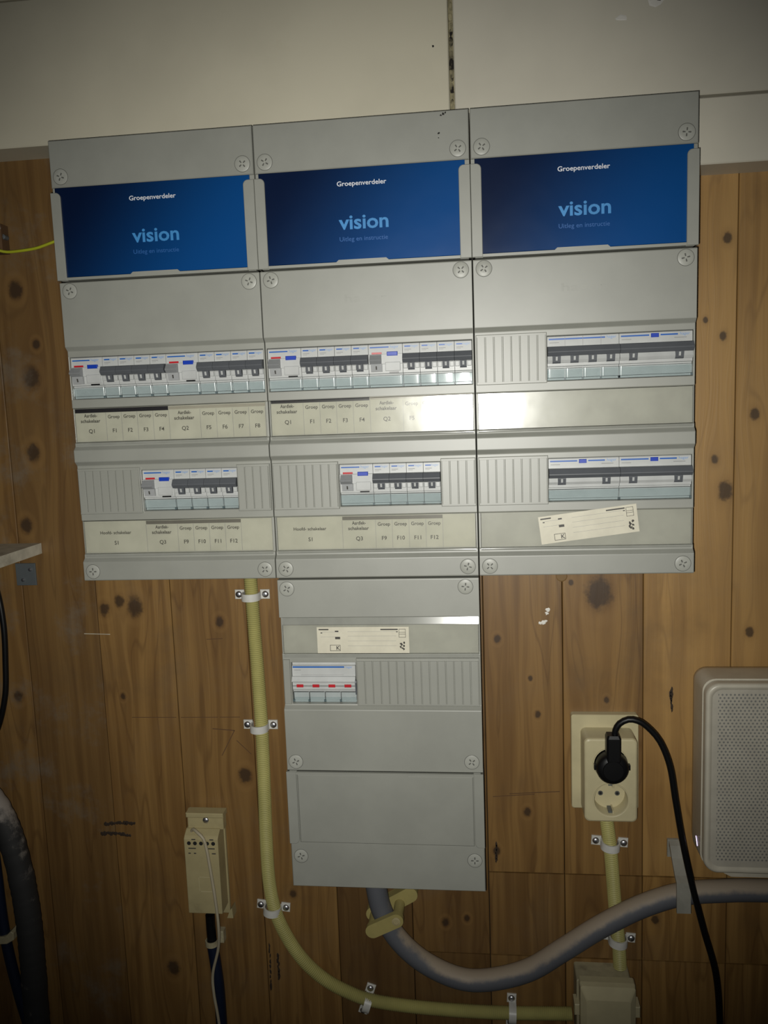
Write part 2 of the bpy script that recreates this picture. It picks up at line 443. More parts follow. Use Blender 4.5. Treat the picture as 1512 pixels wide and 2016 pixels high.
# a pencil cross and strokes on the planks
def stroke(pts, w=0.5, m='rust', nm='pencil_mark'):
    for a, b in zip(pts, pts[1:]):
        dx, dy = b[0]-a[0], b[1]-a[1]; L = math.hypot(dx, dy); nx, ny = -dy/L*w, dx/L*w
        MB().prismp([(a[0]+nx, a[1]+ny), (b[0]+nx, b[1]+ny), (b[0]-nx, b[1]-ny), (a[0]-nx, a[1]-ny)], -94.85, -94.45).build(nm, m, on_plank((a[0]+b[0])/2, (a[1]+b[1])/2))
stroke([(0, 667), (58, 666.6)], 0.35); stroke([(64, 666.6), (112, 666)], 0.35); stroke([(114, 666), (140, 665.6)], 0.35)
stroke([(104, 681), (132, 683), (114, 716)], 0.55); stroke([(134, 696), (152, 714)], 0.4)
stroke([(470, 760), (530, 756)], 0.45); stroke([(450, 764), (500, 760)], 0.4); stroke([(-54, 558), (-20, 559)], 0.4, 'shelf_white'); stroke([(104, 566), (124, 565)], 0.4)

# white boards over the planks (front face 45 mm proud of the planks)
BF = -50
def board(name, x0, x1, y0, y1, m, label):
    o = MB().box(x0, x1, y0, y1, -95.5, BF, 1.2).build(name, m, loc=(0, 0, 0)); struct(o); o['label'] = label; return o
t1 = board('trim_1', -880, 420.0, -163.5, -11.5, 'fascia', 'wide cream board above the left and middle panels')
t2 = board('trim_2', 425.2, 1680, -163.5, -11.8, 'fascia_right', 'wide white board above the right panel, beyond the joint')
t3 = board('trim_3', 664, 1680, -9.2, 56.0, 'fascia_right', 'narrow white board beside the right panel')
t4 = board('trim_4', -880, 1680, -330, -165.0, 'fascia', 'cream board at the very top edge')
mb = MB()
pts = []
yy = -163
while yy < -12:
    h = random.uniform(6, 15); blob(mb, 422.6+random.uniform(-.5, .5), yy, random.uniform(2.0, 2.6), BF-3-random.uniform(0, 2), 8, 0.9, h/6, 0.25); yy += h*0.9
mb.box(420.2, 425, -163, -12, -90, -60)
mb.build('foam_filler', 'foam', t2)
for x, y, r in ((404, -80, 1.2), (594, -91, 5), (628, -103, 6), (633, -106, 4)):
    mb = MB(); blob(mb, x, y, r, BF-.05, 8, 1.5 if r > 2 else 1, 0.6 if r > 2 else 1)
    mb.build('paint_spot', 'speck_black' if r < 2 else 'paint_white', t1 if x < 420 else t2)
fl = MB().box(-900, 1700, 1750, 1770, -95, 1700).build('floor', 'floor_grey', loc=(0, 0, 0)); struct(fl)
fl['label'] = 'bare grey floor below the wall'

# ================================================================== PANELS
SCR = random.Random(3)
def screw(parent, x, y, p, r=8.2):
    s = MB().lathe(x, y, [(r-.4, p-.4), (r-.4, p+.2), (r-.9, p+.42), (3, p+.5), (.01, p+.5)], 28).build('screw', 'screw_grey', parent, smooth=30)
    a = SCR.uniform(0, math.pi/2); mb = MB()
    n = 28
    for k in range(4):
        t = a+k*math.pi/2; c, d = math.cos(t), math.sin(t)
        def q(u, v): return (x+u*c-v*d, y+u*d+v*c)
        mb.prismp([q(1.3, -.55), q(3.9, -.75), q(4.2, 0), q(3.9, .75), q(1.3, .55)], p+.3, p+.56)
    mb.build('cross_slot', 'slot_dark', s)
    g = MB()
    g.loops([[(x+(q_)*math.cos(2*math.pi*i/n), y+(q_)*math.sin(2*math.pi*i/n), p+.08) for i in range(n)] for q_ in (r-.4, r+.1)], False, False)
    g.build('gap_ring', 'slot_dark', s)
    return s
def pocket(x0, Y0, H, label, rot=0.0, booklet=True):
    t = thing('pocket_cover', label, 'panel cover', (x0, Y0, 0), 'document pocket covers', rot)
    W = 219.2
    if booklet:
        MB().box(0.4, W, 0.4, 48, -14, 0, .9).build('cover_plate', 'cover_grey', t)
        MB().box(0.4, W, 48, H-.6, -14, -2.2, .4).build('pocket_back', 'cover_grey', t)
    else:
        MB().box(0.4, W, 0.4, H-.6, -14, 0, .9).build('cover_plate', 'cover_grey', t)
    MB().box(1.6, W-1.2, 1.2, H-1.0, -94.6, -14).build('body', 'body_grey', t)
    for s in (0, 1):
        a, b = (0, 10.6) if s == 0 else (W-11.0, W+.4)
        e = 0.0 if s == 0 else W+.4
        poly = []
        # outer edge straight, inner top corner rounded
        ix = b if s == 0 else a; ox = a if s == 0 else b; sg = 1 if s == 0 else -1
        poly = [(ox, H-.6), (ox, 53.8)]
        for k in range(6):
            an = math.radians(90-18*k); poly.append((ix-sg*5+sg*5*math.cos(an), 58.8-5*math.sin(an)))
        poly += [(ix, H-.6)]
        m = MB().prismp(poly, 1.4, 3.4, 0.5)
        m.box(min(ox, ox+sg*3), max(ox, ox+sg*3), 54, H-.6, -14, 1.6)
        m.build('rail', 'cover_grey', t)
    cx = W/2-1
    lip = [(10.6, H-.6), (10.6, H-3.4), (cx-27, H-3.4), (cx-24.5, H-5.6), (cx+24.5, H-5.6), (cx+27, H-3.4), (W-11, H-3.4), (W-11, H-.6)]
    m = MB(); m.prismp(lip, -2.2, 3.0); m.build('lip', 'cover_grey', t)
    screw(t, 11.5, 37.3, 0); screw(t, 208, 37.3, 0)
    if not booklet:
        MB().box(11.0, W-11.4, 54.5, H-3.8, -1, 1.5, 1.2).build('pocket_door', 'cover_grey', t)
    return t
def booklet(x0, Y0, label):
    t = thing('instruction_booklet', label, 'booklet', (x0, Y0, 0), 'blue booklets in the document pockets')
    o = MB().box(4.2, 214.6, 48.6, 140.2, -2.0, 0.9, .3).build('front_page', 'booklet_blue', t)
    m = MB(); put_text(m, 'Groepenverdeler', 110.4, 66.0, 1.0, width=50.5, height=4.6, bold=.014); m.build('title', 'white_text', o, recalc=False)
    m = MB(); put_text(m, 'vision', 111, 108.3, 1.0, width=51, height=13.9, bold=.02); m.build('logo_lettering', 'text_cyan', o, recalc=False)
    m = MB(); put_text(m, 'Uitleg en instructie', 110.6, 120.2, 1.0, width=49.5, height=4.4); m.build('subtitle', 'text_dim_blue', o, recalc=False)
    return t
names = ('left', 'middle', 'right')
for k in range(3):
    pc = pocket(220*k, 0, 144.3, 'grey plastic pocket cover holding a blue booklet, top of the %s column' % names[k])
    booklet(220*k, 0, 'dark blue instruction booklet in the pocket at the top of the %s column' % names[k])
    if k == 1:
        for x, y, r in ((194.5, 3.6, 1.3), (192, 4.8, 1.0), (196.5, 2.6, 1.1), (189.7, 21.5, 1.4), (189.3, 26, .7)):
            m = MB(); blob(m, x, y, r, -.05, 8); m.build('black_speck', 'speck_black', pc)
pocket(439.6, 830.0, 139.5, 'plain grey pocket cover without booklet, bottom of the lower panel', math.pi, False)

def cover(parent, W, prof, wins):
    xs = sorted({0.4, W} | {q for w in wins for q in w[:2]})
    ys = []
    for a in prof: ys.append(a)
    m = MB(); idx = {}
    for i, (y, p) in enumerate(ys):
        for j, x in enumerate(xs): idx[i, j] = len(m.v); m.v.append((x, y, p))
    for i in range(len(ys)-1):
        ym = (ys[i][0]+ys[i+1][0])/2
        for j in range(len(xs)-1):
            xm = (xs[j]+xs[j+1])/2
            if any(w[0] < xm < w[1] and w[2] < ym < w[3] for w in wins): continue
            m.f.append((idx[i, j], idx[i, j+1], idx[i+1, j+1], idx[i+1, j]))
    me = bpy.data.meshes.new('cover'); me.from_pydata([(x/1000, -p/1000, -y/1000) for x, y, p in m.v], [], m.f)
    bm = bmesh.new(); bm.from_mesh(me)
    bmesh.ops.delete(bm, geom=[v for v in bm.verts if not v.link_faces], context='VERTS')
    be = [e for e in bm.edges if len(e.link_faces) == 1]
    r = bmesh.ops.extrude_edge_only(bm, edges=be)
    for g in r['geom']:
        if isinstance(g, bmesh.types.BMVert): g.co.y = 0.036
    bmesh.ops.recalc_face_normals(bm, faces=bm.faces)
    bm.to_mesh(me); bm.free(); me.materials.append(MATS['cover_grey'])
    o = bpy.data.objects.new('cover', me); COL.objects.link(o); o.parent = parent
    b = o.modifiers.new('bevel', 'BEVEL'); b.width = 0.0007; b.segments = 2; b.limit_method = 'ANGLE'; b.angle_limit = math.radians(30)
    return o
def row_prof(d):      # one breaker row of the moulded cover, d = shift down
    return [(213+d, 0), (217.6+d, -5), (224+d, -5), (269.4+d, -5), (278.6+d, -5), (279.2+d, -6.6), (316.6+d, -6.6), (317.2+d, -5), (321+d, -4.6), (325+d, 0)]
PITCH = 17.95; MX0 = 2.0
def mx(k): return MX0+PITCH*k
def blank(parent, x0, x1, y0, y1, n, p=-5.0):
    b = MB().box(x0, x1, y0, y1, p, p+3.2, .6).build('blanking_strip', 'cover_grey', parent)
    w = (x1-x0-1.6)/n; me = None
    for i in range(n):
        a = x0+.8+i*w
        if me is None:
            m = MB().prismy([(0.3, p+3), (0.42, p+4.4), (.85, p+4.85), (w-.85, p+4.85), (w-.42, p+4.4), (w-.3, p+3)], y0+2.6, y1-2.6)
            o = m.build('rib', 'cover_grey', b); me = o.data
        else:
            o = bpy.data.objects.new('rib', me); COL.objects.link(o); o.parent = b
        o.location = (a/1000, 0, 0)
    return b
def holder(parent, y0, y1, lip_up=False):
    MB().box(3.0, 217.2, y0, y1, -6.6, -5.9).build('label_backing', 'paper_backing', parent)
    c = MB().box(2.6, 217.6, y0-.6, y1+.6, -4.3, -3.4, .5); 
    c.build('clear_label_cover', 'clear_plastic', parent)
    yc = y1+2.2 if not lip_up else y0-4.0
    R = 1.5 if not lip_up else 4.2
    poly = [(yc+R*math.cos(math.radians(a)), -4.8+R*.62*math.sin(math.radians(a))) for a in range(0, 181, 15)]
    if lip_up:
        poly = [(y0-9.0, -6.6), (y0-8.4, -5.4), (y0-1.2, -3.5), (y0-.4, -4.2), (y0-.4, -6.6)]
        MB().prismx([(y1+.6, -6.6), (y1+.6, -4.4), (y1+1.4, -4.0), (y1+4.6, -3.6), (y1+5.2, -5)], 2.6, 217.6).build('clear_lip', 'clear_lip', parent)
    MB().prismx(poly, 2.6, 217.6).build('clear_lip', 'clear_lip', parent, smooth=None if lip_up else 30)
    return c
mat('clear_lip', (146, 147, 140), 0.14, coat=0.6)
def label_strip(parent, y0, y1, cells, bands, dy=0.0):
    """printed paper strip under the clear cover; cells = (x0, x1, lines, code)"""
    s = MB().box(3.2, 216.8, y0+dy, y1, -5.9, -5.6).build('label_strip', 'paper', parent)
    m = MB()
    ym = y0+dy
    for (a, b, lines, code) in cells:
        cx = (a+b)/2
        if len(lines) == 2:
            put_text(m, lines[0], cx, ym+9.2, -5.5, width=15.0, height=3.6, bold=.02); put_text(m, lines[1], cx-.5, ym+15, -5.5, width=22.5, height=3.6, bold=.02)
        elif b-a > 40: put_text(m, lines[0], cx, ym+14.5, -5.5, width=36, height=3.4, bold=.016)
        else: put_text(m, lines[0], cx, ym+11.0, -5.5, width=13.4, height=3.7, bold=.014)
        put_text(m, code, cx, ym+26.4, -5.5, height=4.2, bold=.012)
    m.build('lettering', 'print_dark', s, recalc=False)
    for e in sorted({c[1] for c in cells} | {c[0] for c in cells if c[0] > 8}):
        MB().box(e-.2, e+.2, ym+4.5, y1, -5.6, -5.48).build('divider_line', 'print_grey', s)
    for (a, b, u, v, mm) in bands:
        MB().box(a, b, u, v, -5.6, -5.4).build('header_band', mm, s)
    return s

# ---------------------------------------------------------------- breakers (local: X from left edge, Y from top, p from the panel plane)
def body_poly(h=45.0):
    return [(0.2, -30), (0.2, -4.2), (0.9, -3.4), (10.4, -3.0), (10.8, -1.2), (20.6, -1.2), (21.0, -2.0), (30.4, -2.4), (31.2, -5.2), (h-.4, -7.2), (h-.2, -30)]
def tcover(parent, x0, x1, y0=32.4, y1=44.6):
    r = 1.4
    pr = []
    R_ = 3.6; q = (130, 120, 110, 100, 90)
    for a in q: pr.append((x0+R_*math.cos(math.radians(50))+R_*math.cos(math.radians(a)), -2.9+R_*math.sin(math.radians(a))-R_))
    for a in reversed(q): pr.append((x1-R_*math.cos(math.radians(50))+R_*math.cos(math.radians(180-a)), -2.9+R_*math.sin(math.radians(a))-R_))
    m = MB()
    def ring(y, dp): return [(x, y, p+dp) for x, p in pr]+[(x1, y, -5.6), (x0, y, -5.6)]
    m.loops([ring(y0, -1.2), ring(y0+.6, 0), ring(y1-2.6, -.5), ring(y1-2.2, -1.2), ring(y1, -1.4)])
    return m.build('terminal_cover', 'clear_terminal', parent, smooth=35)
def notch(parent, xs, y=42.2, h=2.2):
    m = MB()
    for x in xs: m.box(x-1.0, x+1.0, y, y+h, -4.6, -2.7)
    m.build('cover_clip', 'steel_teal', parent)
mat('steel_teal', (84, 100, 104), 0.4)
def tiny_print(m, x0, x1, y, p, n=1, h=.7):
    for i in range(n): m.box(x0, x1-(i*2.2), y+i*1.5, y+i*1.5+h, p, p+.06)
TOG = [(10.7, -2.5), (10.9, 2.6), (11.5, 3.4), (16.0, 6.4), (16.8, 6.5), (20.0, 3.8), (20.4, 3.0), (20.4, -2.5)]
def leg(parent, x0, x1):
    l = MB().prismx([(20.0, -2), (20.0, 3.0), (21, 3.2), (26.4, 1.6), (27.6, .6), (27.8, -2)], x0, x1).build('toggle_leg', 'toggle_grey', parent)
    c = (x0+x1)/2
    MB().prismx([(21.2, 2.9), (21.2, 3.4), (25.0, 2.3), (25.0, 1.8)], c-1.0, c+1.0).build('window', 'breaker_white', l)
    return l
def make_mcb():
    w = PITCH
    t = thing('circuit_breaker', '', 'circuit breaker', (0, 0, 0), 'single circuit breakers')
    b = MB().prismx(body_poly(), .22, w-.22)
    for a, c in ((.6, 5.0), (13.0, w-.6)): b.box(a, c, 20.8, 26.2, -3, 1.0, .5)
    b = b.build('body', 'breaker_white', t)
    m = MB().box(2.0, 8.2, 2.7, 4.1, -3.3, -3.15); m.build('blue_stripe', 'print_blue', b)
    m = MB(); put_text(m, 'hager', 0, 4.3, -3.1, width=7.6, height=2.6, left=8.8); m.build('lettering', 'print_light_blue', b, recalc=False)
    m = MB(); tiny_print(m, 2, 9, 6.3, -3.15, 2); m.build('fine_print', 'print_grey', b)
    MB().prismx(TOG, .15, w-.15).build('toggle', 'toggle_grey', t)
    leg(t, 5.5, 12.4)
    tcover(t, .25, w-.25); notch(t, [w-.2])
    return t
def make_rcd(pale=False):
    w = 2*PITCH
    t = thing('residual_current_breaker', '', 'circuit breaker', (0, 0, 0), 'residual current breakers')
    b = MB().prismx(body_poly(), .22, w-.22)
    b.box(17.6, 33.4, 19.0, 28.2, -2.4, -.4, .5)
    b = b.build('body', 'breaker_white', t)
    MB().box(1.6, 21.5, 2.8, 4.1, -3.3, -3.15).build('blue_stripe', 'print_blue', b)
    m = MB(); put_text(m, 'hager', 0, 4.4, -3.1, width=9, height=2.8, left=23.0); m.build('lettering', 'print_light_blue', b, recalc=False)
    MB().box(3.4, 14.0, 8.6, 10.4, -3.1, -2.3, .2).build('red_marker', 'print_pale_red' if pale else 'print_red', b)
    MB().box(19.6, 30.8, 8.4, 12.6, -3, .4, .5).build('test_button', 'button_blue', b)
    g = MB().prismx([(11.2, -2), (11.4, 2.4), (16.8, 7.4), (17.4, 7.6), (20.8, 3.4), (21, -2)], 1.8, 13.8).build('toggle', 'toggle_light', t)
    MB().prismx([(20.8, -2), (20.8, 2.8), (28.6, .6), (28.8, -2)], 2.6, 14.4).build('toggle_base', 'breaker_shade', t)
    MB().prismx([(23.0, 2.0), (23.0, 2.5), (26.6, 1.5), (26.6, 1.0)], 7.7, 9.1).build('toggle_mark', 'print_dark', g)
    MB().box(21.5, 31.6, 29.0, 30.5, -2.3, -2.0).build('indicator_window', 'print_grey' if pale else 'black_plastic', b)
    tcover(t, .25, w-.25); notch(t, [w-.2])
    return t
def make_four(kind):
    w = 4*PITCH
    t = thing('four_pole_breaker', '', 'circuit breaker', (0, 0, 0), 'four pole breakers in the right panel')
    b = MB().prismx(body_poly(), .22, w-.22)
    b.prismx([(20.6, -2.4), (20.6, .6), (24.6, 1.6), (27.4, -.2), (27.6, -2.4)], .3, w-.3)
    b = b.build('body', 'breaker_white', t)
    if kind == 'mcb':
        MB().box(1.8, 58, 2.5, 4.0, -3.25, -3.1).build('blue_stripe', 'print_blue', b)
        for q in (1, 2, 3): MB().box(q*PITCH-.18, q*PITCH+.18, 1, 31, -3.2, -2.9).build('pole_joint', 'print_grey', b)
        lx = [5.0+PITCH*q for q in range(4)]; cs = [(q*PITCH+.25, (q+1)*PITCH-.25) for q in range(4)]; ns = [PITCH*q for q in (1, 2, 3, 4)]
    else:
        MB().box(1.8, 29.5, 2.5, 4.0, -3.25, -3.1).build('blue_stripe', 'print_blue', b)
        MB().box(40.6, 57.5, 2.5, 4.0, -3.25, -3.1).build('blue_stripe', 'print_blue', b)
        MB().box(31.2, 38.8, 1.6, 5.6, -3.4, -1.4, .4).build('test_button', 'button_blue', b)
        lx = [9.2, 54.2]; cs = [(.25, w-.25)]; ns = [.4, w-.2]
        m = MB(); tiny_print(m, 31, 39, 7.0, -3.2); tiny_print(m, 54, 66, 6.2, -3.2, 3, .8); m.build('fine_print', 'print_grey', b)
    m = MB(); put_text(m, 'hager', 0, 4.2, -3.1, width=9.6, height=2.9, left=59.5); m.build('lettering', 'print_light_blue', b, recalc=False)
    m = MB(); tiny_print(m, 2.4, 12, 6.4, -3.2, 2); m.build('fine_print', 'print_grey', b)
    MB().prismx(TOG, .2, w-.2).build('toggle', 'toggle_grey', t)
    for x in lx: leg(t, x, x+8.2)
    for a, c in cs: tcover(t, a, c)
    notch(t, [q-.2 for q in ns])
    return t
def make_main():
    w = 71.4; h = 47.0
    t = thing('main_switch', '', 'switch', (0, 0, 0))
    b = MB().prismx([(0.2, -30), (.2, -6), (4.0, -6), (4.4, -3.2), (16, -3.0), (16.4, -1), (21.4, 1.6), (21.8, -2.4), (31.6, -2.4), (33, -4.4), (h-.3, -6.4), (h-.2, -30)], .12, w-.12).build('body', 'breaker_white', t)
    MB().box(.8, 59, 5.1, 6.7, -3.4, -3.0).build('blue_stripe', 'print_blue', b)
    m = MB(); put_text(m, 'hager', 0, 7.0, -2.9, width=7.5, height=2.6, left=60.5); m.build('lettering', 'print_light_blue', b, recalc=False)
    m = MB(); tiny_print(m, 2.4, 10, 9.0, -3.1); m.box(10, 58, 14.6, 15.0, -3.05, -2.9); m.build('fine_print', 'print_grey', b)
    MB().box(.2, w-.3, 21.9, 23.0, -2.4, -1.8).build('switch_gap', 'print_dark', b)
    MB().box(.2, w-.3, 27.0, 27.6, -2.4, -2.1).build('groove_line', 'print_dark', b)
    for k in range(4): MB().box(4.6+18*k, 12.2+18*k, 25.6, 28.8, -2.4, -1.2, .4).build('red_indicator', 'print_red', t)
    MB().prismx([(20.0, -4), (19.6, 2.6), (22, 3.4), (36, 1.0), (37, -4)], w-.2, w+1.5).build('lever', 'toggle_grey', t)
    for k in range(4): tcover(t, .25+17.85*k, 17.85*(k+1)-.1, 34.2, 46.6)
    notch(t, [.6, 18, 35.8, 53.6], 43.4)
    return t

AR = ('Aardlek-', 'schakelaar')
def cabinet(k):
    nm = names[k]
    t = thing('distribution_panel', {0: 'grey distribution panel on the left, two breaker rows with printed label strips',
        1: 'grey distribution panel in the middle, two breaker rows with printed label strips',
        2: 'grey distribution panel on the right, with four wide breakers and one tilted sticker'}[k], 'panel', (220*k, 0, 0), 'distribution panels with two breaker rows')
    prof = [(145.4, -1.0), (146.2, 0)] + row_prof(0) + row_prof(124.6)
    prof += [(469.8, 0), (470.7, -1.0)]
    if k < 2: wins = [(1.7, mx(12)+.3, 224, 269.4), (mx(4)-.2, mx(10)+.3, 348.6, 394)]
    else: wins = [(mx(4)-.2, mx(12)+.3, 224, 269.4), (mx(4)-.2, mx(12)+.3, 348.6, 394)]
    # row 2 profile points line up with the windows
    prof = [((y, p)) for y, p in prof]
    cover(t, 219.4, prof, wins)
    MB().box(1.8, 218.2, 146.4, 469.8, -94.6, -36).build('body', 'body_grey', t)
    if k > 0:
        m = MB(); put_text(m, 'hager', 110, 181, .02, width=44, height=8, bold=.02); m.build('embossed_mark', 'emboss', t, recalc=False)
    for y in (154.7, 460.2):
        for x in (11.4, 208.2): screw(t, x, y, 0)
    if k < 2:
        blank(t, 1.6, mx(4)-.7, 345.2, 396, 8); blank(t, mx(10)+.7, 218.6, 345.2, 396, 4)
    else:
        blank(t, 1.6, mx(4)-.7, 220.2, 271, 8); blank(t, 1.6, mx(4)-.7, 345.2, 396, 8)
    holder(t, 279.8, 316.2); holder(t, 404.2, 440.4)
    if k < 2:
        d = -2.4 if k == 1 else 0
        c = [(3.2, 38, AR, 'Q1')] + [(38+17.9*i, 55.9+17.9*i, ('Groep',), 'F%d' % (i+1)) for i in range(4)]
        c += [(109.6, 144.5, AR, 'Q2')] + [(144.5+18*i, 162.5+18*i, ('Groep',), 'F%d' % (i+5)) for i in range(4)]
        label_strip(t, 280+d, 315.6, c, [(3.2, 109.2, 280+d, 284.4+d, 'band_black'), (109.8, 216.8, 280.6+d, 283.8+d, 'band_pale')], 0)
        c = [(3.2, 74.6, ('Hoofd- schakelaar',), 'S1'), (74.6, 110.6, AR, 'Q3')] + [(110.6+18*i, 128.6+18*i, ('Groep',), 'F%d' % (i+9)) for i in range(4)]
        label_strip(t, 404.6, 439.6, c, [(74.8, 182.6, 405, 408.8, 'band_grey')])
    return t
cabs = [cabinet(k) for k in range(3)]

# breakers in place
mcb = make_mcb(); rcd = make_rcd(); rcdp = make_rcd(True); used = set()
BD = -4.6     # breakers sit a little behind the cover's front
def place(proto, x, y, label):
    if id(proto) in used: return dup(proto, (x, y, BD), label)
    used.add(id(proto)); proto.location = V(x, y, BD); proto['label'] = label; return proto
for k in (0, 1):
    X = 220*k; side = ('left', 'middle')[k]
    for q, mod in (('Q1', 0), ('Q2', 6)):
        place(rcdp if (k == 1 and q == 'Q2') else rcd, X+mx(mod), 224.2, 'white residual current breaker with blue button above label %s in the %s panel' % (q, side))
    for i in range(8):
        mod = (2+i) if i < 4 else (4+i)
        place(mcb, X+mx(mod), 224.2, 'white circuit breaker with dark grey toggle above label F%d in the %s panel' % (i+1, side))
    place(rcd, X+mx(4), 348.8, 'white residual current breaker with blue button above label Q3 in the %s panel' % side)
    for i in range(4):
        place(mcb, X+mx(6+i), 348.8, 'white circuit breaker with dark grey toggle above label F%d in the %s panel' % (i+9, side))
f4 = make_four('mcb'); place(f4, 440+mx(4), 224.2, 'four-pole breaker with four toggle legs, beside the blank strip in the right panel')
fr = make_four('rcbo')
place(fr, 440+mx(8), 224.2, 'wide breaker with blue button, upper right corner of the right panel')
place(fr, 440+mx(4), 348.8, 'wide breaker with blue button, lower row beside the blank strip, above the sticker')
place(fr, 440+mx(8), 348.8, 'wide breaker with blue button, lower right of the right panel')

def sticker(x, y, w, h, rot, p, label):
    t = thing('type_sticker', label, 'sticker', (x, y, p), 'small printed type stickers', rot)
    s = MB().box(0, w, 0, h, 0, .35).build('paper', 'sticker', t)
    m = MB(); p0, p1 = .35, .42
    m.box(2, 13, 2, 3.4, p0, p1); m.box(20, 24, 4, 5.4, p0, p1); m.box(20, 25.6, 11, 13.6, p0, p1); m.box(4, 6, 6, 7, p0, p1)
    m.box(w-31, w-12, 2.2, 3.6, p0, p1); m.box(w-14, w-12, 5, 6, p0, p1)
    for a in (.0, 1.0):
        m.box(w-11+7*a, w-10.6+7*a, 2.4, 12, p0, p1)
    for b in (2.4, 6, 8, 11.6): m.box(w-11, w-3.6, b, b+.4, p0, p1)
    m.box(14, 25.4, 20, 20.5, p0, p1); m.box(14, 25.4, 26.4, 26.9, p0, p1); m.box(14, 14.5, 20, 26.9, p0, p1); m.box(25, 25.5, 20, 26.9, p0, p1)
    put_text(m, 'K', 23, 25.6, p1, height=4.4, bold=.02)
    for q in range(7):
        an = q*2.2; blob(m, w-7.6+2.0*math.cos(an), 17.6+q*1.25, 1.25, p0, 7)
    m.build('print', 'print_dark', s, recalc=False)['kind'] = 'stuff'
    m = MB()
    for b in (5.0, 10, 15.5, 21): m.box(34, w-14, b, b+.25, p0, p1)
    for b in (5, 10.5): m.box(4, 24, b+.4, b+.65, p0, p1)
    m.build('ruled_line', 'print_grey', s)
    return t
sticker(502.2, 409.6, 100.4, 29.2, math.radians(-7.0), -3.2, 'cream type sticker stuck on at a tilt, bottom of the right panel')

# lower panel
t = thing('distribution_panel', 'narrow grey lower panel with the main switch and one straight sticker', 'panel', (220.4, 0, 0))
prof = [(472.4, -1.0), (473.2, 0), (514.5, 0), (515.5, -6.6), (556.4, -6.6), (557, -5), (561.5, -5), (566.8, -5), (614.4, -5), (615.6, -5), (619.6, 0), (689.6, 0), (690.4, -1)]
cover(t, 219.0, prof, [(9.6, 82.2, 566.8, 614.4)])
MB().box(1.8, 217.8, 473.4, 689.6, -94.6, -36).build('body', 'body_grey', t)
for x, y in ((10.8, 482.4), (204.6, 482), (10.8, 680), (207, 678)): screw(t, x, y, 0)
holder(t, 524.6, 556.0, True)
blank(t, 83.2, 217.6, 561.4, 615.2, 15)
MB().box(1.4, 8.8, 563, 614, -5, -2.4, .5).build('side_filler', 'cover_grey', t)
ms = make_main(); ms.location = V(230.4, 567.0, BD); ms['label'] = 'white main switch with four red windows in the lower panel'
sticker(261.6, 526.2, 101.2, 29.4, 0.0, -3.2, 'cream type sticker lying straight in the lower panel above the main switch')

# ================================================================== CONDUITS AND CLAMPS
def conduit(pts, r0, name, label):
    P = resample(crv(pts, 3.0), 1.2)
    rs = [r0 if i % 2 else r0-1.0 for i in range(len(P))]
    o = MB().tube(P, rs, 12).build(name, 'conduit', loc=(0, 0, 0), smooth=60)
    return tag(o, label, 'conduit')
CP1 = -86.0
conduit([(166.3, 472, CP1), (166.4, 491, CP1), (167.6, 557, CP1), (168.9, 621, CP1), (169.5, 686, CP1), (168.5, 751, CP1), (167.2, 812, CP1), (167.5, 873, CP1), (172.5, 914, CP1), (184.4, 948, CP1), (205.5, 983, CP1), (233.7, 1010, CP1), (265.6, 1027, CP1), (291.3, 1035.5, CP1), (336, 1041, CP1), (400, 1044, CP1), (463, 1044, CP1), (541.5, 1041, CP1)],
        8.4, 'corrugated_conduit', 'long yellow corrugated conduit dropping from the left panel and curving right')
conduit([(582.6, 771, CP1), (583.8, 788, CP1), (588.3, 827, CP1), (593, 892, CP1), (597.5, 944, CP1), (599.2, 977, CP1)], 8.2, 'corrugated_conduit', 'short yellow corrugated conduit between the socket and the junction box')
def make_clamp():
    t = thing('pipe_clamp', '', 'clamp', (0, 0, 0), 'white pipe clamps')
    # strap over the tube, local X across the tube
    prof = [(-22, 0), (-22, 2.2), (-11.4, 2.2)] + [(-11.4*math.cos(math.radians(a)), 9+2.0+ (11.4)*math.sin(math.radians(a))-2.0) for a in range(0, 181, 15)] + [(11.4, 2.2), (22, 2.2), (22, 0), (8.9, 0)] + [(8.9*math.cos(math.radians(a)), 9+8.9*math.sin(math.radians(a))) for a in range(0, 181, 15)] + [(-8.9, 0)]
    def strip(y0, y1, pf):
        return MB().loops([[(x, y0, p) for x, p in pf], [(x, y1, p) for x, p in pf]])
    out = [(-11.2*math.cos(math.radians(a)), 9+11.2*math.sin(math.radians(a))) for a in range(0, 181, 15)]
    inn = [(9.1*math.cos(math.radians(a)), 9+9.1*math.sin(math.radians(a))) for a in range(0, 181, 15)]
    strip(-4.5, 4.5, [(-11.2, .2)]+out+[(11.2, .2), (9.1, .2)]+inn+[(-9.1, .2)]).build('strap', 'clamp_white', t, smooth=40)
    for s in (-1, 1):
        a, b = (-21.5, -10) if s < 0 else (10, 21.5)
        e = MB().box(a, b, -7, 4.6, 0, 2.4, .6).build('ear', 'clamp_white', t)
        MB().lathe(s*16.4, -1.4, [(4.2, 2.2), (4.2, 3.0), (3.6, 4.2), (2.4, 5.0), (1.0, 5.3), (.01, 5.3)], 18).build('screw_head', 'chrome', e, smooth=60)
    return t
clamp = make_clamp()
spots = [(165.4, 510.5, 0.0, 'white clamp on the long conduit just below the left panel'), (166.4, 675.4, 0.0, 'white clamp halfway down the straight part of the long conduit'),
 (169.5, 916.5, 0.10, 'white clamp where the long conduit starts to bend'), (286.3, 1039.5, 1.25, 'white clamp on the lower run of the long conduit, below the thick cable clamp'),
 (468.5, 1044.8, 1.52, 'white clamp on the lower run of the long conduit, nearest the junction box'), (588.0, 818.5, 0.07, 'white clamp on the short conduit just below the socket'),
 (597.0, 941.5, 0.08, 'white clamp on the short conduit above the junction box')]
